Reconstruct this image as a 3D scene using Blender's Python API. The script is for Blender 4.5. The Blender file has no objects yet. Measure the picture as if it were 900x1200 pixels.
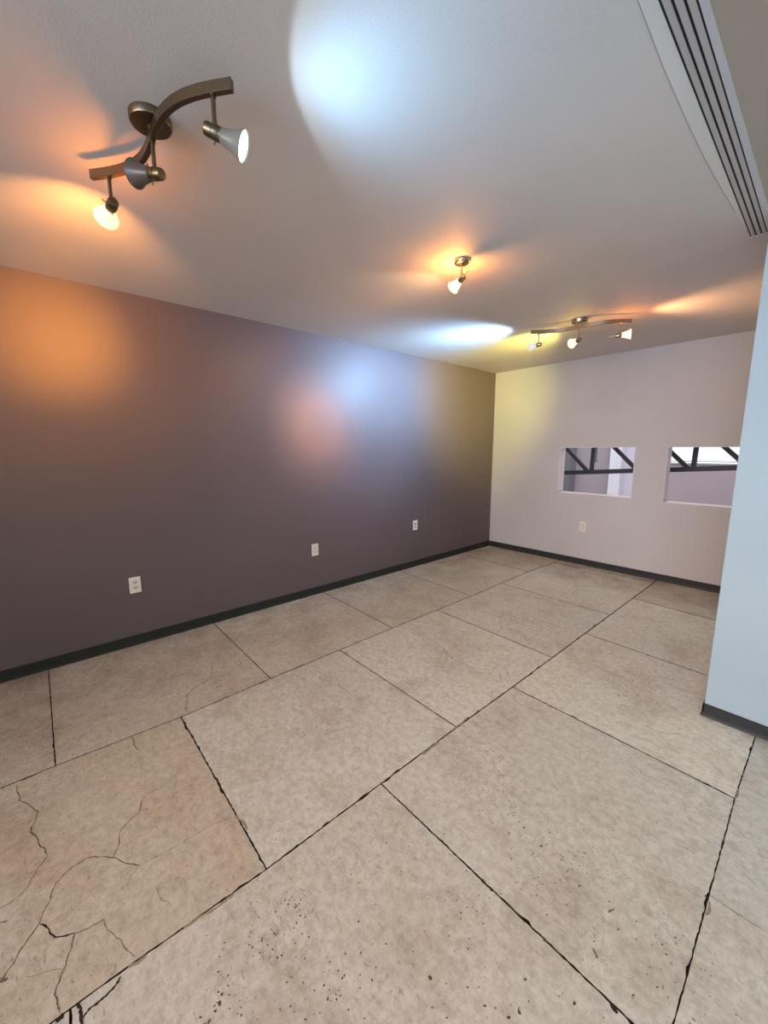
import bpy, bmesh, math, random
from mathutils import Vector, Matrix
random.seed(11)
S = bpy.context.scene
COL = S.collection
PI = math.pi

# ------------------------------------------------------------------ survey (metres)
H = 2.456          # ceiling height
D = 4.954          # back wall
PX, PY = 2.947, 2.559   # corner of the partition on the right
EYE = Vector((3.2554, 0.0, 1.42))
F_PX, PITCH, YAW, ROLL = 461.79, -0.1583, 0.8483, -0.0035
cp, sp, cy, sy = math.cos(PITCH), math.sin(PITCH), math.cos(YAW), math.sin(YAW)
FWD = Vector((-sy*cp, cy*cp, sp)); RGT = Vector((cy, sy, 0)); UPV = RGT.cross(FWD)
R_ = math.cos(ROLL)*RGT + math.sin(ROLL)*UPV
U_ = -math.sin(ROLL)*RGT + math.cos(ROLL)*UPV

def fl(u, v):
    """survey point of the concrete floor"""
    d = FWD + (u-450)/F_PX*R_ - (v-600)/F_PX*U_
    t = (0-EYE.z)/d.z
    return (EYE.x+t*d.x, EYE.y+t*d.y)

# ------------------------------------------------------------------ materials
def new_mat(name):
    m = bpy.data.materials.new(name); m.use_nodes = True
    nt = m.node_tree; b = nt.nodes['Principled BSDF']
    return m, nt, b
def N(nt, typ, **k):
    n = nt.nodes.new(typ)
    for a, v in k.items():
        if a.startswith('i_'): n.inputs[a[2:].replace('_', ' ')].default_value = v
        else: setattr(n, a, v)
    return n
def rgb(r, g, b): return (r, g, b, 1)
def coords(nt, scale=(1,1,1)):
    tc = N(nt, 'ShaderNodeNewGeometry'); mp = N(nt, 'ShaderNodeMapping')
    mp.inputs['Scale'].default_value = scale
    nt.links.new(tc.outputs['Position'], mp.inputs['Vector'])
    return mp.outputs['Vector']
def noise(nt, vec, scale, detail=4, rough=.55, dist=0):
    n = N(nt, 'ShaderNodeTexNoise'); n.inputs['Scale'].default_value = scale
    n.inputs['Detail'].default_value = detail; n.inputs['Roughness'].default_value = rough
    n.inputs['Distortion'].default_value = dist
    nt.links.new(vec, n.inputs['Vector']); return n.outputs['Fac']
def ramp(nt, fac, p0, c0, p1, c1):
    r = N(nt, 'ShaderNodeValToRGB'); e = r.color_ramp.elements
    e[0].position = p0; e[0].color = c0; e[1].position = p1; e[1].color = c1
    nt.links.new(fac, r.inputs['Fac']); return r.outputs['Color']
def mix(nt, fac, a, b, mode='MIX'):
    m = N(nt, 'ShaderNodeMix', data_type='RGBA', blend_type=mode)
    for s, v in ((m.inputs[0], fac), (m.inputs[6], a), (m.inputs[7], b)):
        if hasattr(v, 'is_output'): nt.links.new(v, s)
        else: s.default_value = v
    return m.outputs[2]
def math_(nt, op, a, b):
    m = N(nt, 'ShaderNodeMath', operation=op)
    for s, v in ((m.inputs[0], a), (m.inputs[1], b)):
        if hasattr(v, 'is_output'): nt.links.new(v, s)
        else: s.default_value = v
    return m.outputs[0]
def bump(nt, b, h, strength, dist):
    n = N(nt, 'ShaderNodeBump'); n.inputs['Strength'].default_value = strength
    n.inputs['Distance'].default_value = dist
    nt.links.new(h, n.inputs['Height']); nt.links.new(n.outputs['Normal'], b.inputs['Normal'])

def paint(name, c, rough=.6, var=.05, spec=.35, peel=.25):
    m, nt, b = new_mat(name)
    v = coords(nt)
    n1 = noise(nt, v, 1.3, 3)
    c0 = rgb(*[x*(1-var) for x in c]); c1 = rgb(*[min(1, x*(1+var)) for x in c])
    nt.links.new(ramp(nt, n1, .3, c0, .7, c1), b.inputs['Base Color'])
    b.inputs['Roughness'].default_value = rough
    b.inputs['Specular IOR Level'].default_value = spec
    bump(nt, b, noise(nt, v, 160, 3), peel, .0015)
    return m
def metal(name, c, rough, streak=True):
    m, nt, b = new_mat(name)
    b.inputs['Metallic'].default_value = 1
    v = coords(nt, (40, 40, 400))
    n1 = noise(nt, v, 2, 3)
    nt.links.new(ramp(nt, n1, .3, rgb(*[x*.85 for x in c]), .7, rgb(*[x*1.1 for x in c])), b.inputs['Base Color'])
    b.inputs['Roughness'].default_value = rough
    return m
def plain(name, c, rough=.5, metal_=0, spec=.5):
    m, nt, b = new_mat(name)
    v = coords(nt); n1 = noise(nt, v, 30, 2)
    nt.links.new(ramp(nt, n1, .3, rgb(*[x*.95 for x in c]), .7, rgb(*[min(1, x*1.05) for x in c])), b.inputs['Base Color'])
    b.inputs['Roughness'].default_value = rough; b.inputs['Metallic'].default_value = metal_
    b.inputs['Specular IOR Level'].default_value = spec
    return m
def glow(name, c, s):
    m, nt, b = new_mat(name)
    b.inputs['Base Color'].default_value = rgb(*c)
    b.inputs['Emission Color'].default_value = rgb(*c); b.inputs['Emission Strength'].default_value = s
    return m
def frosted(name, tint, through, emis, estr, body=(.62, .6, .58)):
    """frosted glass: lets part of the bulb's light through its wall"""
    m, nt, b = new_mat(name)
    out = nt.nodes['Material Output']
    tr = N(nt, 'ShaderNodeBsdfTransparent'); tr.inputs['Color'].default_value = rgb(*tint)
    b.inputs['Base Color'].default_value = rgb(*body); b.inputs['Roughness'].default_value = .35
    b.inputs['Emission Color'].default_value = rgb(*emis)
    fr = noise(nt, coords(nt), 60, 2)
    nt.links.new(math_(nt, 'MULTIPLY', math_(nt, 'ADD', math_(nt, 'MULTIPLY', fr, .3), .85), estr), b.inputs['Emission Strength'])
    ms = N(nt, 'ShaderNodeMixShader'); ms.inputs[0].default_value = through
    nt.links.new(b.outputs[0], ms.inputs[1]); nt.links.new(tr.outputs[0], ms.inputs[2])
    nt.links.new(ms.outputs[0], out.inputs['Surface'])
    return m

M = {}
M['wall_left'] = paint('dark mauve paint', (0.129, 0.097, 0.102), .48, .04, .4)
M['wall_back'] = paint('pale mauve paint', (.485, .455, .415), .6)
M['wall_right'] = paint('white blue paint', (.305, .372, .385), .6)
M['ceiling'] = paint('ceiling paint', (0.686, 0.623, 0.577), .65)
M['ceiling_dark'] = paint('ceiling paint in shade', (0.48, 0.39, 0.332), .8)  # shade on the raised panel put into a darker ceiling colour
M['shell'] = paint('shell paint', (.5, .46, .44), .8)
M['base'] = plain('vinyl base', (.022, .024, .021), .55, spec=.3)
M['bronze'] = metal('brushed bronze', (.20, .155, .095), .38)
M['nickel'] = metal('brushed nickel', (.42, .34, .27), .26)
M['plate_white'] = plain('white plastic', (.80, .74, .68), .35)
M['plate_ivory'] = plain('ivory plastic', (.68, .61, .52), .35)
M['recept'] = plain('receptacle plastic', (.66, .57, .46), .35)
M['slot'] = plain('socket slot', (.02, .016, .014), .6)
M['screw'] = plain('screw', (.75, .72, .68), .3, .6)
M['jack_grey'] = plain('grey jack insert', (.30, .27, .29), .4)
M['grille'] = paint('grille enamel', (.50, .445, .43), .4, .02)
M['grille_edge'] = paint('grille flange enamel', (.60, .57, .59), .4, .02)
M['flange'] = paint('flange paint', (.74, .70, .66), .6)
M['seam'] = plain('seam shadow', (.20, .17, .16), .9)
M['grille_dark'] = plain('grille depth', (.02, .022, .012), .9)
M['steel'] = plain('black truss steel', (.018, .018, .022), .5)
M['atrium_mauve'] = paint('atrium mauve', (.42, .36, .40), .7)
M['atrium_grey'] = paint('atrium grey', (.22, .205, .24), .7)
M['atrium_lit'] = paint('atrium daylit', (.80, .80, .86), .7)  # hall pier: the daylight falling on it is put into this pale colour
M['reveal'] = paint('lit reveal paint', (.86, .78, .80), .6)  # paler than the wall, brightness of the lit reveals put into the colour
M['atrium_lilac'] = paint('atrium lilac', (.62, .57, .66), .7)
M['frame_grey'] = plain('window frame grey', (.32, .30, .32), .5)
M['glass_warm'] = frosted('glass warm lit', (1, .82, .55), .55, (1.0, .60, .27), 3.4)
M['glass_white'] = frosted('glass white lit', (.9, .95, 1), .06, (.9, .95, .86), .05, (.13, .13, .115))
M['glass_cool'] = frosted('glass cool lit', (.8, .9, 1), .08, (1, .97, .9), .5, (.40, .38, .36))
M['glass_yellow'] = frosted('glass yellow lit', (1, .9, .6), .45, (1, .80, .38), 2.3)
M['glass_off'] = frosted('glass unlit', (.9, .85, .8), .12, (1, .8, .6), 0.0, (.11, .088, .072))
M['led'] = glow('led face', (.93, 1.0, .93), 9)
M['bulb_warm'] = glow('warm bulb', (1, .7, .38), 12)
M['bulb_yellow'] = glow('yellow bulb', (1, .88, .5), 10)
M['bulb_off'] = plain('unlit bulb', (.5, .48, .45), .2)

# pane of the neighbouring space: real thin glass
m, nt, b = new_mat('thin glass'); out = nt.nodes['Material Output']
tr = N(nt, 'ShaderNodeBsdfTransparent'); tr.inputs['Color'].default_value = rgb(.94, .97, .97)
gl = N(nt, 'ShaderNodeBsdfGlossy'); gl.inputs['Roughness'].default_value = .02
fr = N(nt, 'ShaderNodeFresnel'); ms = N(nt, 'ShaderNodeMixShader')
nt.links.new(fr.outputs[0], ms.inputs[0]); nt.links.new(tr.outputs[0], ms.inputs[1]); nt.links.new(gl.outputs[0], ms.inputs[2])
nt.links.new(ms.outputs[0], out.inputs['Surface']); M['glass'] = m

# concrete
def concrete():
    m, nt, b = new_mat('polished concrete slabs')
    v = coords(nt)
    at = N(nt, 'ShaderNodeAttribute', attribute_name='tone')
    base = mix(nt, noise(nt, v, 1.1, 7, .66, .2), rgb(0.567, 0.559, 0.497), rgb(0.718, 0.724, 0.662))
    # brown clouding, strongest near the walls and at the far end
    cloud = ramp(nt, noise(nt, v, 2.1, 10, .70, .25), .50, rgb(0,0,0), .74, rgb(1,1,1))
    base = mix(nt, math_(nt, 'MULTIPLY', cloud, .62), base, rgb(.34, .25, .185))
    st2 = ramp(nt, noise(nt, coords(nt, (1, 1.7, 1)), 9, 12, .80, .2), .52, rgb(0,0,0), .63, rgb(1,1,1))
    base = mix(nt, math_(nt, 'MULTIPLY', st2, .30), base, rgb(.33, .265, .21))
    sep = N(nt, 'ShaderNodeSeparateXYZ'); nt.links.new(v, sep.inputs[0])
    nearx = N(nt, 'ShaderNodeMapRange'); nt.links.new(sep.outputs[0], nearx.inputs[0])
    nearx.inputs[1].default_value = 1.3; nearx.inputs[2].default_value = .1
    fary = N(nt, 'ShaderNodeMapRange'); nt.links.new(sep.outputs[1], fary.inputs[0])
    fary.inputs[1].default_value = 3.4; fary.inputs[2].default_value = 4.8
    rim = math_(nt, 'MAXIMUM', nearx.outputs[0], fary.outputs[0])
    st = ramp(nt, noise(nt, v, 3.4, 10, .74, .3), .42, rgb(0,0,0), .62, rgb(1,1,1))
    base = mix(nt, math_(nt, 'MULTIPLY', math_(nt, 'MULTIPLY', st, rim), .62), base, rgb(.30, .225, .16))
    fine = ramp(nt, noise(nt, v, 30, 9, .80, .15), .38, rgb(.77, .745, .72), .58, rgb(1.04, 1.03, 1.02))
    base = mix(nt, 1.0, base, fine, 'MULTIPLY')
    # scuffs: fine short dark marks inside blotches
    sv = coords(nt, (1.0, 2.6, 1))
    sc = ramp(nt, noise(nt, sv, 30, 7, .78, .3), .57, rgb(0,0,0), .62, rgb(1,1,1))
    reg = ramp(nt, noise(nt, v, 1.5, 3, .6, .3), .43, rgb(0,0,0), .60, rgb(1,1,1))
    base = mix(nt, math_(nt, 'MULTIPLY', math_(nt, 'MULTIPLY', sc, reg), .62), base, rgb(.17, .13, .11))
    # pin-hole speckle
    vo = N(nt, 'ShaderNodeTexVoronoi'); vo.inputs['Scale'].default_value = 42; nt.links.new(v, vo.inputs['Vector'])
    dot = ramp(nt, vo.outputs['Distance'], .07, rgb(1,1,1), .13, rgb(0,0,0))
    reg2 = ramp(nt, noise(nt, v, 2.7, 4, .65, .3), .54, rgb(0,0,0), .62, rgb(1,1,1))
    base = mix(nt, math_(nt, 'MULTIPLY', math_(nt, 'MULTIPLY', dot, reg2), .75), base, rgb(.13, .10, .09))
    # hairline craze
    v2 = N(nt, 'ShaderNodeTexVoronoi', feature='DISTANCE_TO_EDGE'); v2.inputs['Scale'].default_value = 3.2
    wv = N(nt, 'ShaderNodeVectorMath', operation='ADD')
    nn = N(nt, 'ShaderNodeTexNoise'); nn.inputs['Scale'].default_value = 5; nn.inputs['Detail'].default_value = 6
    nt.links.new(v, nn.inputs['Vector']); nt.links.new(v, wv.inputs[0])
    sc_ = N(nt, 'ShaderNodeVectorMath', operation='SCALE'); sc_.inputs['Scale'].default_value = .35
    nt.links.new(nn.outputs['Color'], sc_.inputs[0]); nt.links.new(sc_.outputs[0], wv.inputs[1])
    nt.links.new(wv.outputs[0], v2.inputs['Vector'])
    hair = ramp(nt, v2.outputs['Distance'], .002, rgb(1,1,1), .010, rgb(0,0,0))
    reg3 = ramp(nt, noise(nt, v, 1.9, 4, .6), .50, rgb(0,0,0), .60, rgb(1,1,1))
    base = mix(nt, math_(nt, 'MULTIPLY', math_(nt, 'MULTIPLY', hair, reg3), .28), base, rgb(.22, .17, .14))
    base = mix(nt, 1.0, base, at.outputs['Color'], 'MULTIPLY')
    nt.links.new(base, b.inputs['Base Color'])
    rr = N(nt, 'ShaderNodeMapRange'); rr.inputs[3].default_value = .26; rr.inputs[4].default_value = .52
    nt.links.new(noise(nt, v, 7, 6, .7), rr.inputs[0]); nt.links.new(rr.outputs[0], b.inputs['Roughness'])
    b.inputs['Specular IOR Level'].default_value = .35
    bump(nt, b, noise(nt, v, 60, 6, .7), .25, .002)
    return m
M['concrete'] = concrete()
M['joint'] = plain('joint dirt', (.035, .027, .022), .9, spec=.1)
M['crack'] = plain('crack dirt', (.16, .12, .095), .9, spec=.1)
M['pit'] = plain('pit dirt', (.10, .075, .06), .8, spec=.1)
M['chip'] = plain('chipped edge', (.31, .25, .20), .9, spec=.1)

# ------------------------------------------------------------------ mesh helpers
def mesh_obj(name, bm, mats, parent=None, smooth=False, loc=None):
    me = bpy.data.meshes.new(name); bmesh.ops.recalc_face_normals(bm, faces=bm.faces)
    bm.to_mesh(me); bm.free()
    for mm in (mats if isinstance(mats, (list, tuple)) else [mats]): me.materials.append(mm)
    if smooth:
        for p in me.polygons: p.use_smooth = True
        try: me.set_sharp_from_angle(angle=math.radians(38))
        except Exception: pass
    o = bpy.data.objects.new(name, me); COL.objects.link(o)
    if parent: o.parent = parent
    if loc: o.location = loc
    return o
def add_box(bm, lo, hi, bevel=0, mat=0):
    r = bmesh.ops.create_cube(bm, size=1)
    vs = r['verts']
    for v in vs:
        v.co = Vector([(lo[i]+hi[i])/2 + v.co[i]*(hi[i]-lo[i]) for i in range(3)])
    fs = set(f for v in vs for f in v.link_faces)
    for f in fs: f.material_index = mat
    if bevel:
        es = list(set(e for v in vs for e in v.link_edges))
        bmesh.ops.bevel(bm, geom=es, offset=bevel, segments=2, affect='EDGES', profile=.6)
def add_lathe(bm, prof, seg=40, mtx=Matrix(), caps=True, mat=0):
    rings = []
    for r, z in prof:
        rings.append([bm.verts.new(mtx @ Vector((r*math.cos(2*PI*k/seg), r*math.sin(2*PI*k/seg), z))) for k in range(seg)])
    for a, b in zip(rings, rings[1:]):
        for k in range(seg):
            f = bm.faces.new((a[k], a[(k+1) % seg], b[(k+1) % seg], b[k])); f.material_index = mat
    if caps:
        for r in (rings[0], rings[-1]):
            f = bm.faces.new(r); f.material_index = mat
def add_rod(bm, a, b, r, seg=14, mat=0):
    a, b = Vector(a), Vector(b); d = b-a
    mt = Matrix.Translation(a) @ d.to_track_quat('Z', 'Y').to_matrix().to_4x4()
    L = d.length; e = min(r*.4, L*.2)
    add_lathe(bm, [(r-e, 0), (r, e), (r, L-e), (r-e, L)], seg, mt, True, mat)
def struct(o): o['kind'] = 'structure'; return o
def tag(o, label, cat, group=None):
    o['label'] = label; o['category'] = cat
    if group: o['group'] = group
    return o
def empty(name, loc, rz=0):
    o = bpy.data.objects.new(name, None); COL.objects.link(o)
    o.location = loc; o.rotation_euler = (0, 0, rz); o.empty_display_size = .05
    return o

# ------------------------------------------------------------------ room shell
XR, YF = 6.2, -4.0
T = .15
# left wall
bm = bmesh.new(); add_box(bm, (-T, YF, 0), (0, D, H)); struct(mesh_obj('wall_left', bm, M['wall_left']))
# back wall with two pass-through openings
O1 = (.972, 1.802, .872, 1.433); O2 = (2.100, 2.925, .853, 1.431)
bm = bmesh.new()
xs = [-T, O1[0], O1[1], O2[0], O2[1], XR+T]
def wall_cell(x0, x1, z0, z1): add_box(bm, (x0, D, z0), (x1, D+T, z1))
wall_cell(xs[0], xs[1], 0, H); wall_cell(xs[2], xs[3], 0, H); wall_cell(xs[4], xs[5], 0, H)
for o in (O1, O2): wall_cell(o[0], o[1], 0, o[2]); wall_cell(o[0], o[1], o[3], H)
bmesh.ops.remove_doubles(bm, verts=bm.verts, dist=1e-5)
# rounded plaster bead on the lower left corners of the openings
for o in (O1, O2):
    k = .028
    vs = [(o[0], o[2]), (o[0]+k, o[2]), (o[0]+k*.35, o[2]+k*.35), (o[0], o[2]+k)]
    f0 = [bm.verts.new((x, D+.001, z)) for x, z in vs]; f1 = [bm.verts.new((x, D+T-.001, z)) for x, z in vs]
    bm.faces.new(f0); bm.faces.new(f1[::-1])
    for i in range(4): bm.faces.new((f0[i], f0[(i+1) % 4], f1[(i+1) % 4], f1[i]))
struct(mesh_obj('wall_back', bm, M['wall_back']))
# thin corner beads lining the openings
for idx, o in enumerate((O1, O2)):
    bm = bmesh.new(); w = .003
    add_box(bm, (o[0], D+.002, o[2]), (o[0]+w, D+T-.002, o[3]-w))
    add_box(bm, (o[1]-w, D+.002, o[2]), (o[1], D+T-.002, o[3]-w))
    add_box(bm, (o[0], D+.002, o[3]-w), (o[1], D+T-.002, o[3]))
    add_box(bm, (o[0]+w, D+.002, o[2]), (o[1]-w, D+T-.002, o[2]+w))
    struct(mesh_obj('trim_%d' % (idx+1), bm, M['reveal']))
# partition on the right and its return towards the back wall
bm = bmesh.new()
pts = [(PX, PY), (XR, PY), (XR, PY+.13), (PX+.13, PY+.13), (PX+.13, D), (PX, D)]
lo = [bm.verts.new((x, y, 0)) for x, y in pts]; hi = [bm.verts.new((x, y, H)) for x, y in pts]
bm.faces.new(lo[::-1]); bm.faces.new(hi)
for i in range(6): bm.faces.new((lo[i], lo[(i+1) % 6], hi[(i+1) % 6], hi[i]))
struct(mesh_obj('wall_partition', bm, M['wall_right']))
bm = bmesh.new(); add_box(bm, (XR, YF, 0), (XR+T, D, H+.02)); struct(mesh_obj('wall_right', bm, M['shell']))
# wall behind the camera with its shop-front opening
bm = bmesh.new()
add_box(bm, (-T, YF-T, 0), (.9, YF, H)); add_box(bm, (.9, YF-T, 0), (XR+T, YF, .25)); add_box(bm, (.9, YF-T, 2.3), (XR+T, YF, H)); add_box(bm, (5.9, YF-T, .25), (XR+T, YF, 2.3))
struct(mesh_obj('wall_front', bm, M['shell']))
# ceiling: main plane, small step up right of the air slot
XS = 2.933
bm = bmesh.new()
add_box(bm, (-T, YF-T, H), (XS, D+T, H+.14), mat=0)
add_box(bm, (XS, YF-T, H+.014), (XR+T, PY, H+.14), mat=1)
add_box(bm, (XS, PY, H), (XR+T, D+T, H+.14), mat=0)
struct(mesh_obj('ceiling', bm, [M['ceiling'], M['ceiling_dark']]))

# baseboards
def baseboard(name, a, b, n, h=.074, t=.007):
    a, b, n = Vector(a), Vector(b), Vector(n)
    prof = [(0, 0), (t*1.9, 0), (t*1.25, .010), (t, .022), (t, h-.003), (t*.5, h), (0, h)]
    bm = bmesh.new()
    A = [bm.verts.new((a.x+n.x*p, a.y+n.y*p, q)) for p, q in prof]; B = [bm.verts.new((b.x+n.x*p, b.y+n.y*p, q)) for p, q in prof]
    for i in range(len(prof)):
        j = (i+1) % len(prof); bm.faces.new((A[i], A[j], B[j], B[i]))
    bm.faces.new(A); bm.faces.new(B[::-1])
    return struct(mesh_obj(name, bm, M['base']))
baseboard('baseboard_left', (0, YF, 0), (0, D, 0), (1, 0, 0))
baseboard('baseboard_back', (0.013, D, 0), (PX, D, 0), (0, -1, 0))
baseboard('baseboard_partition', (PX-.007, PY, 0), (XR, PY, 0), (0, -1, 0), h=.070)
baseboard('baseboard_return', (PX, PY-.007, 0), (PX, D-.013, 0), (-1, 0, 0), h=.070)

# ------------------------------------------------------------------ floor
def lerp(pts, y):
    pts = sorted(pts, key=lambda p: p[1])
    if y <= pts[0][1]: (x0, y0), (x1, y1) = pts[0], pts[-1]
    elif y >= pts[-1][1]: (x0, y0), (x1, y1) = pts[0], pts[-1]
    else:
        for (x0, y0), (x1, y1) in zip(pts, pts[1:]):
            if y0 <= y <= y1: break
    if y <= pts[0][1]: return pts[0][0]
    if y >= pts[-1][1]: return pts[-1][0]
    return x0+(x1-x0)*(y-y0)/(y1-y0)
S1 = [fl(*p) for p in [(0,924),(65,897.5),(212.5,840),(317.5,795),(460,736),(552.5,698.5),(619,670),(650,659)]]
S2 = [fl(*p) for p in [(62,1197),(150,1133),(312.5,1018.5),(447.5,917.5),(535,852.5),(600.8,805),(741,701.5),(765.9,682.8)]]
S3 = [fl(*p) for p in [(790,1200),(831,1050),(861.5,936),(886,863)]]
def sx(i, y):
    if i == 0: return 0.0
    if i == 1: return lerp(S1, y)
    if i == 2: return lerp(S2, y)
    if i == 3: return lerp(S3, y)
    return [0,0,0,0, 4.21, 5.26, XR][i]
def cut(p, q):
    (x0, y0), (x1, y1) = fl(*p), fl(*q)
    return lambda x: y0+(y1-y0)*(x-x0)/(x1-x0)
def flat(y): return lambda x: y
rows = [
 [flat(YF), flat(-3.2), flat(-2.15), flat(-1.1), cut((57,788),(65,897)), cut((252.5,732.5),(317,795)), cut((381,695),(460,736)), cut((470,670),(552,698)), cut((537.5,649),(619,670)), flat(D)],
 [flat(YF), flat(-2.7), flat(-1.65), flat(-.6), cut((212,840),(312,1018)), cut((401,763.5),(534,851.5)), cut((515,716),(642.5,768.5)), cut((592.5,685),(713,720)), cut((652,660),(764,682)), flat(D)],
 [flat(YF), flat(-3.2), flat(-2.15), flat(-1.1), flat(-.08), cut((450,922),(740,1198)), cut((600.8,805),(861.5,936)), cut((688,743),(830,792)), cut((741,701),(837.7,727)), flat(D)],
 [flat(YF), flat(-2.7), flat(-1.65), flat(-.6), flat(.43), cut((832.5,1050),(900,1094)), flat(2.53), flat(3.58), flat(4.6), flat(D)],
 [flat(YF), flat(-2.1), flat(-1.05), flat(0), flat(1.05), flat(2.1), flat(3.15), flat(4.2), flat(D)],
 [flat(YF), flat(-2.6), flat(-1.5), flat(-.5), flat(.5), flat(1.55), flat(2.6), flat(3.65), flat(D)],
]
tones = {(0,3):(.90,.84,.82), (0,4):(.93,.88,.84), (0,5):(.98,.95,.90), (0,6):(.97,.94,.88), (0,7):(1.0,.97,.93), (0,8):(.92,.87,.80),
         (1,3):(.90,.83,.75), (1,4):(1.0,1.0,1.0), (1,5):(1.07,1.07,1.06), (1,6):(1.02,1.02,1.01), (1,7):(1.05,1.03,.99), (1,8):(.92,.86,.78),
         (2,4):(.95,.93,.92), (2,5):(.97,.96,.95), (2,6):(1.12,1.11,1.07), (2,7):(1.10,1.10,1.05), (2,8):(.90,.86,.80)}
bm = bmesh.new()
lay = bm.loops.layers.float_color.new('tone')
rnd = random.Random(5)
def edge_line(a, b, g, rough):
    """points a->b (ends excluded), pushed inward (left normal) by g with wear"""
    a, b = Vector(a), Vector(b); L = (b-a).length; n = max(2, int(L/.012)); d = (b-a)/L; nn = Vector((-d.y, d.x))
    out = []; chip = 0
    for i in range(1, n):
        if chip <= 0 and rnd.random() < .018*rough: chip = rnd.randint(1, 4); amt = rnd.uniform(.0008, .0036)*rough
        w = g + rnd.uniform(-.0009, .0011)*rough + (amt if chip > 0 else 0); chip -= 1
        out.append(a+d*(L*i/n)+nn*w)
    return out
half = .0025
for r, cuts in enumerate(rows):
    for k in range(len(cuts)-1):
        c0, c1 = cuts[k], cuts[k+1]
        def corner(i, c):
            y = c(sx(i, 1.0))
            for _ in range(4): y = c(sx(i, y))
            return Vector((sx(i, y), y))
        A, B, Cc, Dd = corner(r, c0), corner(r+1, c0), corner(r+1, c1), corner(r, c1)
        def side(i, y0, y1):
            n = 8; return [Vector((sx(i, y0+(y1-y0)*t/n), y0+(y1-y0)*t/n)) for t in range(n+1)]
        rg = 1.4 if r in (1, 2) else .9
        poly = []
        half = .0025+.0005*max(0, min(A.y, 4)) if r < 3 else .0008
        path = [A, B] + side(r+1, B.y, Cc.y)[1:-1] + [Cc, Dd] + side(r, Dd.y, A.y)[1:-1]
        m_ = len(path)
        for i in range(m_):
            p, q, pr = path[i], path[(i+1) % m_], path[i-1]
            d0 = (p-pr).normalized(); d1 = (q-p).normalized()
            n0 = Vector((-d0.y, d0.x)); n1 = Vector((-d1.y, d1.x)); bi = (n0+n1)
            bi = bi/(bi.length_squared)*2 if bi.length > .2 else n1
            poly.append(p+bi*half)
            if (q-p).length > .02: poly += edge_line(p, q, half, rg)
        vs = [bm.verts.new((p.x, p.y, 0)) for p in poly]
        f = bm.faces.new(vs)
        if f.normal.z < 0: f.normal_flip()
        tn = tones.get((r, k), (rnd.uniform(.93, 1.0),)*3)
        for l in f.loops: l[lay] = (*tn, 1)
        lo = [bm.verts.new((p.x, p.y, -.009)) for p in poly]
        for i in range(len(vs)):
            j = (i+1) % len(vs); g = bm.faces.new((vs[i], lo[i], lo[j], vs[j])); g.material_index = 1
add_box(bm, (-T, YF-T, -.06), (XR+T, D+T, -.009), mat=1)

def strip(pts, w, mat=2, jit=.006, z=.0006, pts_are_px=True):
    P = [Vector(fl(*p)) if pts_are_px else Vector(p) for p in pts]
    for _ in range(3):      # fractal wobble
        Q = [P[0]]
        for a, b in zip(P, P[1:]):
            d = b-a; nn = Vector((-d.y, d.x))
            Q.append((a+b)/2+nn*rnd.uniform(-.10, .10)); Q.append(b)
        P = Q
    L = []; Rr = []
    n = len(P)
    for i, p in enumerate(P):
        d = (P[min(i+1, n-1)]-P[max(i-1, 0)]).normalized(); nn = Vector((-d.y, d.x))
        ww = w*rnd.uniform(.45, 1.25)*(.25 if i in (0, n-1) else 1)/2
        L.append(bm.verts.new((p.x+nn.x*ww, p.y+nn.y*ww, z))); Rr.append(bm.verts.new((p.x-nn.x*ww, p.y-nn.y*ww, z)))
    for i in range(n-1):
        f = bm.faces.new((L[i], L[i+1], Rr[i+1], Rr[i])); f.material_index = mat
def pit(c, r, mat=3):
    n = 9; ph = rnd.random()*6; r = r*(.72 if r > .0025 else 1.15); st_ = rnd.uniform(.7, 1.5); th = rnd.gauss(.9, .5)
    vs = []
    for k in range(n):
        a = 2*PI*k/n+ph; q = r*rnd.uniform(.7, 1.2); 
        ex, ey = q*st_*math.cos(a), q/st_*math.sin(a)
        vs.append(bm.verts.new((c[0]+ex*math.cos(th)-ey*math.sin(th), c[1]+ex*math.sin(th)+ey*math.cos(th), .0008)))
    f = bm.faces.new(vs); f.material_index = mat
def q1(*l): return [(x/2, 820+y/2) for x, y in l]
def q2(*l): return [(450+x/2, 820+y/2) for x, y in l]
def q3(*l): return [(200+x/2, 600+y/2) for x, y in l]
def q4(*l): return [(560+x/2.647, 620+y/2.647) for x, y in l]
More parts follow.
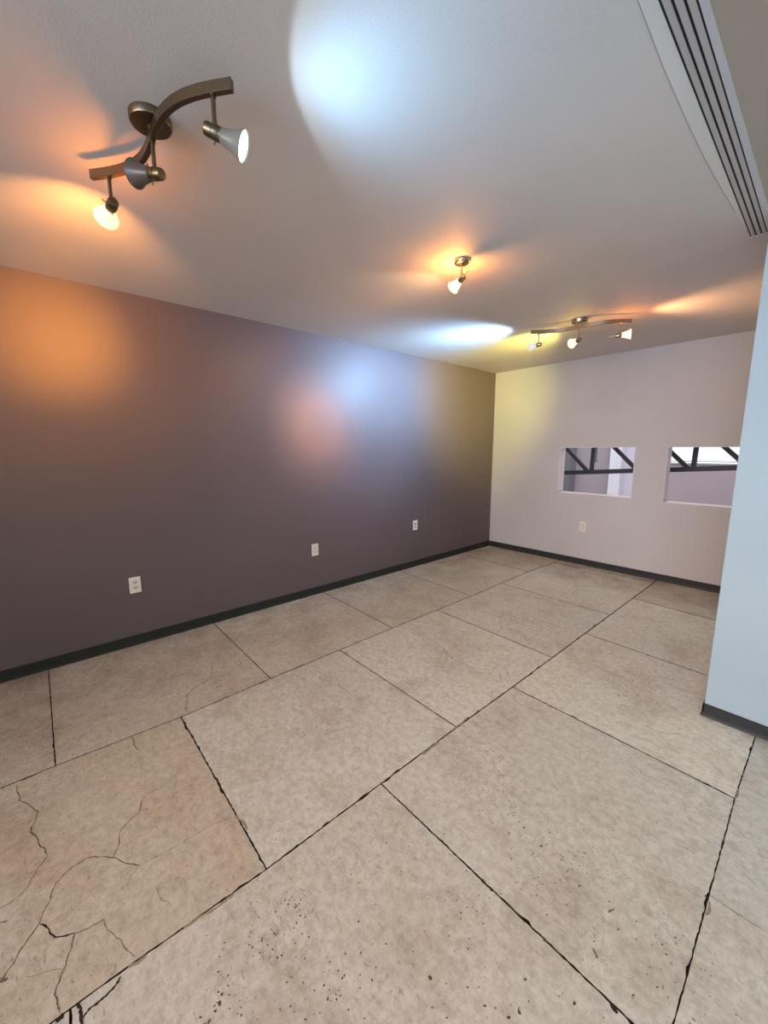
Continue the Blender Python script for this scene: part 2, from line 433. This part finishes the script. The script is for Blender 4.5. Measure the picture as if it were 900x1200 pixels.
for pts, w, mt in [
    (q1((42,197),(45,235),(90,262),(72,310),(112,365)), .0042, 2), (q1((112,365),(65,440),(-20,505)), .0024, 2),
    (q1((118,470),(130,430),(160,400),(205,370),(265,370),(330,388)), .0032, 2), (q1((330,388),(380,360),(460,315),(545,276)), .0018, 2),
    (q1((265,370),(280,310),(325,265),(340,225)), .0028, 2), (q1((92,525),(130,557),(175,548)), .0052, 1), (q1((175,548),(210,535),(245,515)), .0030, 2),
    (q1((175,548),(155,620),(128,690),(140,735)), .0036, 2), (q1((92,525),(45,590),(10,650),(-10,660)), .0036, 2),
    (q1((245,515),(265,550),(295,585),(318,602)), .0018, 2), (q1((325,388),(295,440)), .0016, 2), (q1((118,470),(92,525)), .0022, 2),
    (q1((365,440),(380,470),(402,482)), .0016, 2), (q1((283,648),(262,680),(235,705),(205,730),(193,750)), .0060, 1), (q1((182,712),(190,735),(193,765)), .0070, 1),
    (q1((310,92),(325,118)), .0050, 2), (q1((340,225),(400,190),(420,160)), .0014, 2), (q1((150,630),(100,640),(60,650)), .0012, 2),
    (q1((0,522),(22,518)), .0040, 2), (q1((0,660),(18,655)), .0100, 2),
    (q3((38,470),(38,430),(62,408),(85,395),(98,375),(98,352)), .0040, 2), (q3((345,385),(380,402),(430,430),(455,442)), .0022, 2),
    (q3((595,290),(640,320),(648,350),(638,358)), .0032, 2), (q3((640,320),(670,352)), .0024, 2), (q3((735,150),(745,175)), .0050, 2), (q3((120,395),(100,402)), .004, 2),
    (q3((160,345),(165,358)), .0030, 2), (q3((770,380),(775,400)), .003, 2), (q3((270,240),(290,232),(330,235)), .0024, 2),
    (q4((112,525),(130,545),(165,558),(190,563)), .0024, 2), (q4((250,108),(330,130),(420,148),(460,170)), .006, 2),
    (q2((352,0),(380,15),(430,25),(470,38)), .0016, 2), (q2((700,345),(730,362)), .003, 2), (q2((490,585),(500,605)), .005, 2), (q2((525,500),(540,490)), .004, 2),
    (q2((610,60),(640,75),(700,80)), .0014, 2)]:
    strip(pts, w, mt)
# chipped, widened stretches of the long joints
for pts, w, mt in [(q1((430,535),(470,508),(520,478),(548,455)), .008, 4), (q1((300,628),(345,598)), .010, 4), (q1((130,755),(150,738)), .012, 1),
    (q2((762,470),(752,505)), .007, 4), (q2((828,205),(822,232)), .008, 4), (q2((797,330),(792,350)), .007, 1),
    (q2((225,418),(255,450)), .008, 1), (q2((530,710),(548,735)), .012, 1), 
    (q2((90,130),(130,98)), .011, 4), (q2((165,68),(200,40)), .010, 4), (q1((430,50),(445,72)), .010, 1), (q1((500,180),(525,215)), .009, 1), (q1((550,270),(580,305)), .010, 4)]:
    strip(pts, w, mt, z=.0004)
big = [(368,343,.0065),(328,300,.006),(293,313,.005),(290,270,.004),(108,652,.0075),(375,562,.007),(236,427,.005),(458,437,.0045),(446,712,.006),(331,656,.005),(317,733,.006),
       (150,450,.0035),(236,718,.0045),(292,745,.005),(206,192,.0045),(206,167,.0035),(222,182,.0035),(240,230,.0045),(232,212,.003),(195,487,.0035),(233,525,.003),
       (640,288,.0025),(660,289,.003),(97,370,.003),(5,337,.004),(585,693,.004),(662,597,.004),(303,272,.004),(350,360,.004),(420,368,.0025),(500,400,.003),(490,345,.003),
       (755,462,.006),(222,458,.0035),(180,500,.0025)]
for x, y, r in big: pit(fl(*q2((x, y))[0]), r)
for x, y, r in [(840,520,.004),(822,410,.003),(512,638,.004),(520,690,.006),(515,712,.007),(505,730,.005),(490,755,.005),(650,605,.004),(660,600,.004),(872,658,.0035),(880,480,.002),
                (675,480,.004),(690,470,.003),(605,425,.003),(840,430,.002),(470,745,.004),(760,670,.004)]: pit(fl(*q1((x, y))[0]), r)
for x, y, r in [(110,410,.007),(315,368,.007),(275,375,.005),(340,375,.004),(590,200,.01),(590,205,.008)]: pit(fl(*q3((x, y))[0]), r)
for cx_, cy_, sx_, sy_, n in [(215,185,45,40,34),(270,260,45,35,26),(370,360,60,45,34),(480,380,55,50,40),(200,500,60,55,26),(330,425,60,30,14),(560,370,60,50,16),(640,560,50,50,14),(240,700,110,40,18),(490,590,25,20,8),(700,600,40,70,14)]:
    for _ in range(n): pit(fl(*q2((rnd.gauss(cx_, sx_), rnd.gauss(cy_, sy_)))[0]), rnd.uniform(.0009, .0024))
for cx_, cy_, sx_, sy_, n in [(680,500,35,35,40),(620,570,50,30,26),(820,640,60,50,30),(520,700,30,30,18),(720,700,80,40,20)]:
    for _ in range(n): pit(fl(*q1((rnd.gauss(cx_, sx_), rnd.gauss(cy_, sy_)))[0]), rnd.uniform(.0008, .0024))
for cx_, cy_, sx_, sy_, n in [(330,370,30,12,26),(400,335,45,12,14),(590,330,60,40,50),(820,262,45,25,60),(300,250,60,25,40),(560,190,60,25,40),(130,330,60,30,24),(640,400,80,40,40),(600,205,30,12,14)]:
    for _ in range(n): pit(fl(*q3((rnd.gauss(cx_, sx_), rnd.gauss(cy_, sy_)))[0]), rnd.uniform(.002, .0055), 2)
for cx_, cy_, sx_, sy_, n in [(120,285,45,22,90),(210,265,45,25,70),(350,230,30,15,34),(290,215,30,18,30),(300,120,90,18,40),(70,140,50,20,24),(620,220,60,25,24),(480,480,60,30,50),(400,250,40,40,20),(180,345,40,12,8),(50,470,40,25,14)]:
    for _ in range(n): pit(fl(*q4((rnd.gauss(cx_, sx_), rnd.gauss(cy_, sy_)))[0]), rnd.uniform(.0020, .0070), 2)
me = bpy.data.meshes.new('floor'); bm.to_mesh(me); bm.free()
for k in ('concrete', 'joint', 'crack', 'pit', 'chip'): me.materials.append(M[k])
o = bpy.data.objects.new('floor', me); COL.objects.link(o); struct(o)

# ------------------------------------------------------------------ spotlight heads
def make_head(parent, name, pivot, d, kind, pins='radial', size=1.0, roll=0):
    """lamp head whose axis points along d (parent space)"""
    metal_ = M['bronze'] if kind[1] == 'b' else M['nickel']
    mode = kind[0]
    bm = bmesh.new()
    add_lathe(bm, [(.0095, -.026), (.0135, -.024), (.0150, -.020), (.0150, -.006), (.0142, -.005), (.0142, -.003), (.0160, -.002), (.0160, .010), (.0150, .012), (.0150, .016), (.0130, .017)], 36)
    h = mesh_obj(name, bm, metal_, parent, True)
    q = Vector(d).to_track_quat('Z', 'Y') @ Matrix.Rotation(roll, 3, 'Z').to_quaternion()
    h.rotation_mode = 'QUATERNION'; h.rotation_quaternion = q; h.location = Vector(pivot)
    h.scale = (size,)*3
    if pins == 'radial':
        for k in range(3):
            a = k*2*PI/3+.5; bm = bmesh.new()
            add_rod(bm, (math.cos(a)*.013, math.sin(a)*.013, .006), (math.cos(a)*.027, math.sin(a)*.027, .006), .0014, 10)
            mesh_obj('thumb_screw', bm, metal_, h, True)
    else:
        bm = bmesh.new(); add_rod(bm, (.004, 0, -.024), (.010, 0, -.062), .0016, 10)
        mesh_obj('aiming_pin', bm, metal_, h, True)
    glass = {'w': 'glass_warm', 'l': 'glass_white', 'c': 'glass_cool', 'y': 'glass_yellow', 'o': 'glass_off'}[mode]
    bm = bmesh.new()
    outer = [(.0125, .012), (.0165, .018), (.0185, .026), (.0205, .036), (.0240, .048), (.0290, .060), (.0350, .071)]
    inner = [(r-.0016, z) for r, z in outer[::-1]]
    add_lathe(bm, outer+inner, 44, caps=False)
    g = mesh_obj('glass_shade', bm, M[glass], h, True)
    if mode in 'lc':
        bm = bmesh.new(); add_lathe(bm, [(.012, .030), (.0215, .054), (.0290, .0655), (.0280, .0685), (.010, .0700), (.001, .0702)], 36)
        mesh_obj('bulb', bm, M['led'], h, True)
    else:
        bm = bmesh.new(); add_lathe(bm, [(.004, .014), (.0062, .020), (.0064, .034), (.004, .041), (.001, .043)], 20)
        mesh_obj('bulb', bm, M[{'w': 'bulb_warm', 'y': 'bulb_yellow', 'o': 'bulb_off'}[mode]], h, True)
    return h
BULB_OBJS = []
def lamp(head, off, color, watts, radius=.008, spot=None, blend=.3, aim=None):
    ld = bpy.data.lights.new('bulb_light', 'SPOT' if spot else 'POINT')
    ld.energy = watts; ld.color = color; ld.shadow_soft_size = radius
    if spot: ld.spot_size = math.radians(spot); ld.spot_blend = blend
    lo = bpy.data.objects.new('bulb_light', ld); COL.objects.link(lo); lo.parent = head
    lo.location = (0, 0, off); BULB_OBJS.append(lo)
    if spot: lo.rotation_euler = (PI, 0, 0)
    if aim:      # beam turned off the head's axis so that it reaches the ceiling
        q = head.rotation_quaternion.inverted() @ Matrix.Rotation(-head.parent.rotation_euler.z, 3, 'Z').to_quaternion()
        lo.rotation_euler = (q @ Vector(aim).normalized()).to_track_quat('-Z', 'Y').to_euler()
    return lo
WARM = (1, .49, .13); COOL = (.50, .77, 1.0); YEL = (1, .82, .22)

def s_bar(L, amp, h, t, n=48):
    bm = bmesh.new(); pts = []
    for i in range(n+1):
        s = -L/2+L*i/n
        pts.append(Vector((s, -amp*math.sin(2*PI*s/L)*(1-.10*abs(2*s/L)), 0)))
    rings = []
    for i, p in enumerate(pts):
        d = (pts[min(i+1, n)]-pts[max(i-1, 0)]).normalized(); nn = Vector((-d.y, d.x, 0))
        b_ = .0012
        sec = [(-t/2, -h/2+b_), (-t/2+b_, -h/2), (t/2-b_, -h/2), (t/2, -h/2+b_), (t/2, h/2-b_), (t/2-b_, h/2), (-t/2+b_, h/2), (-t/2, h/2-b_)]
        rings.append([bm.verts.new(p+nn*a+Vector((0, 0, c))) for a, c in sec])
    for a, b in zip(rings, rings[1:]):
        for k in range(8): bm.faces.new((a[k], a[(k+1) % 8], b[(k+1) % 8], b[k]))
    bm.faces.new(rings[0]); bm.faces.new(rings[-1][::-1])
    return bm, pts

def track_light(name, loc, ang, kinds, dirs, mat, mk, label, pins, stem=.105, L=.735, amp=.046, canR=.060, hs=1.0, canH=.0265):
    root = empty(name, (loc[0], loc[1], H), ang)
    tag(root, label, 'track light', 'wavy bar spotlight fixtures on the ceiling')
    bm = bmesh.new(); add_lathe(bm, [(.02, 0), (canR, -.0005), (canR, -canH+.0065), (canR-.002, -canH+.003), (canR-.008, -canH+.001), (.010, -canH), (.001, -canH)], 56)
    mesh_obj('canopy', bm, mat, root, True)
    zc = -canH-.026; hb = .030
    bm, pts = s_bar(L, amp, hb, .017)
    add_rod(bm, (0, 0, -canH+.003-zc), (0, 0, hb/2-.003), .011, 20)
    mesh_obj('wave_bar', bm, mat, root, True).location = (0, 0, 0)
    root.children[-1].data.transform(Matrix.Translation((0, 0, zc)))
    for s, kd, dr, pn in zip((-.30, 0, .312) if mk is None else mk, kinds, dirs, pins):
        y = -amp*math.sin(2*PI*s/L)*(1-.10*abs(2*s/L))
        zt = zc-hb/2
        bm = bmesh.new(); add_rod(bm, (s, y, zt+.004), (s, y, zt-stem+.010*hs), .0052*hs, 16); add_lathe(bm, [(.0085, 0), (.0085, -.006)], 18, Matrix.Translation((s, y, zt)))
        mesh_obj('stem', bm, mat, root, True)
        dl = Matrix.Rotation(-ang, 3, 'Z') @ Vector(dr).normalized()
        yield make_head(root, 'lamp_head', (s, y, zt-stem), dl, kd, pn, hs)

A1 = math.atan2(.249, .692)
h1 = list(track_light('wave_track_light', (1.702, .392), A1, ['wb', 'ob', 'lb'],
    [(-.98, -.09, -.12), (-.85, -.50, .20), (.54, .76, -.36)], M['bronze'], None,
    'bronze wavy bar track light nearest the camera, one spotlight unlit and one bluish white', ['radial']*3, stem=.092, hs=1.17))
lamp(h1[0], .034, WARM, 75.0); lamp(h1[0], .050, WARM, 75, .01, 42, 1); lamp(h1[0], .060, WARM, 75, .01, 100, 1)
tilt = (.56, .80, -.20)
lamp(h1[2], .0725, COOL, 6, .010, 137, .12, tilt); lamp(h1[2], .0730, COOL, 46, .016, 132, 1, tilt)
A2 = math.atan2(.323, .666)
h2 = list(track_light('wave_track_light', (1.754, 3.450), A2, ['cn', 'yn', 'wn'],
    [(-.93, -.30, -.17), (-.90, .44, -.10), (.90, .38, .02)], M['nickel'], (-.305, 0, .29),
    'nickel wavy bar track light with all three spotlights lit, above the two wall openings', ['back']*3, stem=.090, hs=1.08, canH=.031))
lamp(h2[0], .0725, COOL, 120, .014, 84, 1); lamp(h2[0], .0725, COOL, 10, .014, 130, .3); lamp(h2[0], .0730, COOL, 130, .016, 118, 1)
lamp(h2[1], .036, YEL, 16.0); lamp(h2[1], .050, YEL, 75, .01, 78, 1)
lamp(h2[2], .034, WARM, 28.0); lamp(h2[2], .050, WARM, 30, .01, 90, 1)

# single spotlight
root = empty('ceiling_spotlight', (1.757, 1.905, H)); tag(root, 'small nickel single spotlight glowing orange on the ceiling', 'spotlight')
bm = bmesh.new(); add_lathe(bm, [(.02, 0), (.042, -.0005), (.042, -.016), (.040, -.019), (.034, -.021), (.008, -.022), (.001, -.022)], 48); mesh_obj('canopy', bm, M['nickel'], root, True)
bm = bmesh.new(); add_rod(bm, (0, 0, -.020), (0, 0, -.086), .0048, 16); add_lathe(bm, [(.0075, -.022), (.0075, -.030)], 18); mesh_obj('stem', bm, M['nickel'], root, True)
hs = make_head(root, 'lamp_head', (0, 0, -.098), (-.93, .085, -.375), 'wn', 'back')
lamp(hs, .034, WARM, 62.0, .014); lamp(hs, .050, WARM, 125, .01, 37, 1); lamp(hs, .050, WARM, 40, .01, 75, 1); lamp(hs, .050, WARM, 40, .01, 23, 1)

# ------------------------------------------------------------------ linear air slot in the ceiling
root = empty('ceiling_vent', (2.894, 1.0, H), .0045); tag(root, 'long beige ceiling air vent with four dark parallel slots', 'air vent')
y0, y1 = -2.6, 1.790          # relative to root
xl, xr_ = -.0350, .0290
bm = bmesh.new(); add_box(bm, (xl-.004, y0, -.0012), (xr_+.004, y1, -.0002)); mesh_obj('slot_backing', bm, M['grille_dark'], root)
pitch = (xr_-xl-.0045)/3; sw = .0060
for k in range(3):
    a = xl+sw+pitch*k; bm = bmesh.new()
    add_box(bm, (a, y0, -.0052), (a+pitch-sw, y1, -.0012), .0006); mesh_obj('grille_bar', bm, M['grille'], root)
bm = bmesh.new(); add_box(bm, (xr_, y0, -.0062), (.0445, y1+.004, -.0002), .0008); mesh_obj('side_flange', bm, M['grille_edge'], root)
bm = bmesh.new()
edge = [(-.070, y0), (-.067, -.3), (-.066, .173), (-.073, .426), (-.0735, .70), (-.071, .936), (-.062, 1.20), (-.050, 1.449), (xl-.003, y1-.10), (xl-.003, y1)]
ring = edge+[(xl, y1), (xl, y0)]
a_ = [bm.verts.new((x, y, -.0016)) for x, y in ring]; b_ = [bm.verts.new((x, y, -.0001)) for x, y in ring]
bm.faces.new(a_); bm.faces.new(b_[::-1])
for i in range(len(ring)): bm.faces.new((a_[i], b_[i], b_[(i+1) % len(ring)], a_[(i+1) % len(ring)]))
mesh_obj('side_flange', bm, M['flange'], root)
bm = bmesh.new(); ee = edge[:-2]
a_ = [bm.verts.new((x-.0012, y, -.0017)) for x, y in ee]; b_ = [bm.verts.new((x, y, -.0017)) for x, y in ee]
for i in range(len(ee)-1): bm.faces.new((a_[i], a_[i+1], b_[i+1], b_[i]))
mesh_obj('flange_seam', bm, M['seam'], root)
bm = bmesh.new(); add_box(bm, (xl, y1, -.0062), (xr_, y1+.004, -.0002), .0006); mesh_obj('end_cap', bm, M['grille_edge'], root)

# ------------------------------------------------------------------ outlets
def outlet(name, loc, rz, label, plate, face, cat='outlet', kind='duplex'):
    """front of the plate looks along local -Y"""
    root = empty(name, loc, rz); tag(root, label, cat, 'wall plates')
    bm = bmesh.new(); add_box(bm, (-.037, -.006, -.059), (.037, 0, .059), .0025); mesh_obj('cover_plate', bm, plate, root)
    if kind == 'duplex':
        for zc in (.0200, -.0200):
            bm = bmesh.new()
            n = 28; fr_ = []; bk = []
            for k in range(n):
                a = 2*PI*k/n; x = .0172*math.cos(a); z = max(-.0125, min(.0125, .0172*math.sin(a)))
                fr_.append(bm.verts.new((x, -.0082, zc+z))); bk.append(bm.verts.new((x*1.03, -.0055, zc+z*1.03)))
            bm.faces.new(fr_); bm.faces.new(bk[::-1])
            for k in range(n): bm.faces.new((fr_[k], bk[k], bk[(k+1) % n], fr_[(k+1) % n]))
            r = mesh_obj('receptacle', bm, face, root)
            for sxx, hh in ((-.0064, .0050), (.0064, .0042)):
                bm = bmesh.new(); add_box(bm, (sxx-.0017, -.0086, zc+.003-hh), (sxx+.0017, -.0070, zc+.003+hh)); mesh_obj('blade_slot', bm, M['slot'], r)
            bm = bmesh.new(); add_rod(bm, (0, -.0070, zc-.0078), (0, -.0086, zc-.0078), .0031, 12); mesh_obj('ground_hole', bm, M['slot'], r)
        bm = bmesh.new(); add_rod(bm, (0, -.0050, 0), (0, -.0074, 0), .0034, 14); add_box(bm, (-.0028, -.0078, -.0005), (.0028, -.0070, .0005)); mesh_obj('screw', bm, M['screw'], root, True)
    else:
        bm = bmesh.new(); add_box(bm, (-.0110, -.0075, .004), (.0110, -.0050, .027), .0012); mesh_obj('jack', bm, M['slot'], root)
        bm = bmesh.new(); add_box(bm, (-.0100, -.0075, -.036), (.0100, -.0050, -.008), .0012); mesh_obj('blank_insert', bm, M['jack_grey'], root)
        for z in (.048, -.048):
            bm = bmesh.new(); add_rod(bm, (0, -.0050, z), (0, -.0072, z), .0030, 12); mesh_obj('screw', bm, M['screw'], root, True)
outlet('wall_outlet', (0, .457, .453), PI/2, 'white duplex outlet on the dark wall, largest and nearest the camera', M['plate_white'], M['recept'])
outlet('wall_outlet', (0, 1.968, .452), PI/2, 'cream duplex outlet on the dark mauve wall, between the other two wall plates', M['plate_ivory'], M['recept'])
outlet('data_jack', (0, 3.368, .513), PI/2, 'white wall plate with a dark jack hole, on the dark wall near the far corner', M['plate_white'], M['recept'], 'wall jack', 'jack')
outlet('wall_outlet', (1.314, D, .476), 0, 'small ivory duplex outlet on the pale back wall below the openings', M['plate_ivory'], M['recept'])

# ------------------------------------------------------------------ beyond the openings: open hall with a roof truss
YT = D+1.2; YB = D+4.0
root = empty('roof_truss', (0, YT, 0)); tag(root, 'black steel roof truss seen through the two openings in the back wall', 'truss')
def zc_(x): return 1.049+(x-.529)*.0714
def slab(a, b, w, dy=.03):
    a, b = Vector((a[0], 0, a[1])), Vector((b[0], 0, b[1])); d = (b-a).normalized(); nn = Vector((-d.z, 0, d.x))*w/2
    bm = bmesh.new(); f = [bm.verts.new(p+Vector((0, -dy, 0))) for p in (a-nn, b-nn, b+nn, a+nn)]; g = [bm.verts.new(p+Vector((0, dy, 0))) for p in (a-nn, b-nn, b+nn, a+nn)]
    bm.faces.new(f); bm.faces.new(g[::-1])
    for i in range(4): bm.faces.new((f[i], g[i], g[(i+1) % 4], f[(i+1) % 4]))
    return bm
ztop = lambda x: zc_(x)+1.05
mesh_obj('bottom_chord', slab((-1.2, zc_(-1.2)), (4.2, zc_(4.2)), .062), M['steel'], root)
mesh_obj('top_chord', slab((-1.2, ztop(-1.2)), (4.2, ztop(4.2)), .062), M['steel'], root)
for xn in (-.39, .23, .855, 1.49, 2.055, 2.60, 3.2):
    mesh_obj('vertical_web', slab((xn+.05, zc_(xn)), (xn+.075, ztop(xn)), .05, .022), M['steel'], root)
    mesh_obj('diagonal_web', slab((xn-1.0, zc_(xn)+1.02), (xn, zc_(xn)+.01), .05, .018), M['steel'], root)
# far walls
ZH = 3.4
bm = bmesh.new(); add_box(bm, (-T, D+T, H+.141), (4.5, D+T+.1, ZH)); struct(mesh_obj('wall_hall_near', bm, M['atrium_mauve']))
bm = bmesh.new()
add_box(bm, (-.50, YB, 0), (-.115, YB+T, ZH)); add_box(bm, (-.115, YB, 0), (-.07, YB+T, 1.12)); add_box(bm, (-.07, YB, 0), (.42, YB+T, ZH))
add_box(bm, (.98, YB, 0), (4.5, YB+T, 1.125)); add_box(bm, (.98, YB, 2.9), (4.5, YB+T, ZH)); add_box(bm, (-.115, YB, 2.9), (-.07, YB+T, ZH))
struct(mesh_obj('wall_hall_far', bm, M['atrium_mauve']))
bm = bmesh.new(); add_box(bm, (-2.2, YB-.30, 0), (-.50, YB+T, ZH)); struct(mesh_obj('wall_hall_left', bm, M['atrium_grey']))
bm = bmesh.new(); add_box(bm, (.235, YB-.16, 0), (.44, YB, ZH)); struct(mesh_obj('trim_3', bm, M['atrium_lit']))
bm = bmesh.new(); add_box(bm, (.42, YB, 0), (.98, YB+T, ZH)); struct(mesh_obj('wall_hall_pier', bm, M['atrium_lilac']))
bm = bmesh.new()
add_box(bm, (.98, YB-.02, 1.125), (4.5, YB+.02, 1.150)); add_box(bm, (.98, YB+.03, 1.175), (4.5, YB+.06, 1.190))
add_box(bm, (.98, YB+.03, 2.86), (4.5, YB+.06, 2.9)); add_box(bm, (3.3, YB+.03, 1.15), (3.34, YB+.06, 2.9))
w = struct(mesh_obj('window_1', bm, M['frame_grey']))
bm = bmesh.new(); add_box(bm, (.98, YB+.042, 1.15), (4.5, YB+.048, 2.88)); g = mesh_obj('window_pane', bm, M['glass'], w)
bm = bmesh.new(); add_box(bm, (-.115, YB+.04, 1.12), (-.07, YB+.046, 2.9)); struct(mesh_obj('window_2', bm, M['glass']))
bm = bmesh.new(); add_box(bm, (-2.2, D+T, ZH), (4.6, YB+T, ZH+.1)); struct(mesh_obj('ceiling_hall', bm, M['shell']))
bm = bmesh.new(); add_box(bm, (-2.2, D+T+.001, -.06), (4.6, YB+T, 0)); struct(mesh_obj('floor_hall', bm, M['shell']))
bm = bmesh.new(); add_box(bm, (4.5, D+T, 0), (4.6, YB+T, ZH)); struct(mesh_obj('wall_hall_right', bm, M['atrium_mauve']))
bm = bmesh.new(); add_box(bm, (-2.3, D+T, 0), (-2.2, YB+T, ZH)); struct(mesh_obj('wall_hall_end', bm, M['atrium_grey']))

# ------------------------------------------------------------------ daylight and added fill lights
w = bpy.data.worlds.new('daylight'); S.world = w; w.use_nodes = True
bg = w.node_tree.nodes['Background']; bg.inputs['Color'].default_value = rgb(.93, .97, 1.0); bg.inputs['Strength'].default_value = 1.6
def area(name, loc, target, sx_, sy_, watts, color, spread=180):
    ld = bpy.data.lights.new(name, 'AREA'); ld.shape = 'RECTANGLE'; ld.size = sx_; ld.size_y = sy_
    ld.energy = watts; ld.color = color; ld.spread = math.radians(spread)
    o = bpy.data.objects.new(name, ld); COL.objects.link(o); o.location = loc
    o.rotation_euler = (Vector(target)-Vector(loc)).to_track_quat('-Z', 'Y').to_euler(); return o
area('shopfront_daylight', (4.4, -3.8, 1.35), (3.9, 2.5, 1.5), 3.0, 2.0, 60, (.62, .78, 1.0), 100)
area('room_fill', (2.9, -2.9, 2.25), (2.6, 3.9, .2), 3.6, 1.2, 150, (1.0, .93, .84), 70)  # added fill behind the camera, brightens the floor and back wall
area('side_fill', (5.9, .6, 1.5), (2.0, 2.2, .9), 2.2, 1.8, 40, (.95, .97, 1.0), 150)  # added fill from the right, no window built there
area('bounce_fill', (4.6, -2.2, .15), (3.2, 1.5, 2.45), 2.6, 2.2, 20, (.85, .93, 1.0), 150)  # added upward fill for the ceiling, stands in for floor bounce
area('hall_fill', (1.4, D+2.4, ZH-.05), (1.4, D+2.6, 0), 3.5, 2.0, 115, (.95, .95, 1.0))  # added light under the closed hall ceiling, brightens the hall

# tuned colour (watts per channel) of every bulb, in the order they are fitted, and of the daylight and added fills
BULBS = [[86, 36, 7], [108.0, 38, 3.4], [60, 24, 5.5], [2.5, 3.6, 4.6], [10.2, 24.5, 42], [60, 100, 133], [4.5, 7.2, 11.3], [80, 150, 262],
         [22.5, 18, 4.1], [222, 192, 36], [37.5, 15.7, 4.4], [26.1, 13.6, 6.5], [33, 18.5, 7.8], [160, 76, 25], [43, 17.7, 6], [150, 72, 22]]
AREA_RGB = {'shopfront_daylight': [19.8, 47.5, 95.0], 'room_fill': [66.0, 44.0, 29.5], 'side_fill': [9.5, 12.804, 0.4], 'bounce_fill': [7.48, 5.394, 0.0]}
def set_rgb(o, v):
    m_ = max(v); o.data.energy = m_; o.data.color = [x/m_ for x in v]
for o, v in zip(BULB_OBJS, BULBS): set_rgb(o, v)
for n_, v in AREA_RGB.items(): set_rgb(bpy.data.objects[n_], v)

# ------------------------------------------------------------------ camera
cd = bpy.data.cameras.new('camera'); cam = bpy.data.objects.new('camera', cd); COL.objects.link(cam)
cd.sensor_fit = 'VERTICAL'; cd.sensor_height = 24; cd.lens = 24*F_PX/1200; cd.clip_start = .02
rot = Matrix((R_, U_, -FWD)).transposed()
cam.matrix_world = Matrix.Translation(EYE) @ rot.to_4x4()
S.camera = cam
S.view_settings.view_transform = 'Standard'; S.view_settings.look = 'None'; S.view_settings.exposure = 0
S.cycles.sample_clamp_indirect = 6
S.cycles.max_bounces = 8
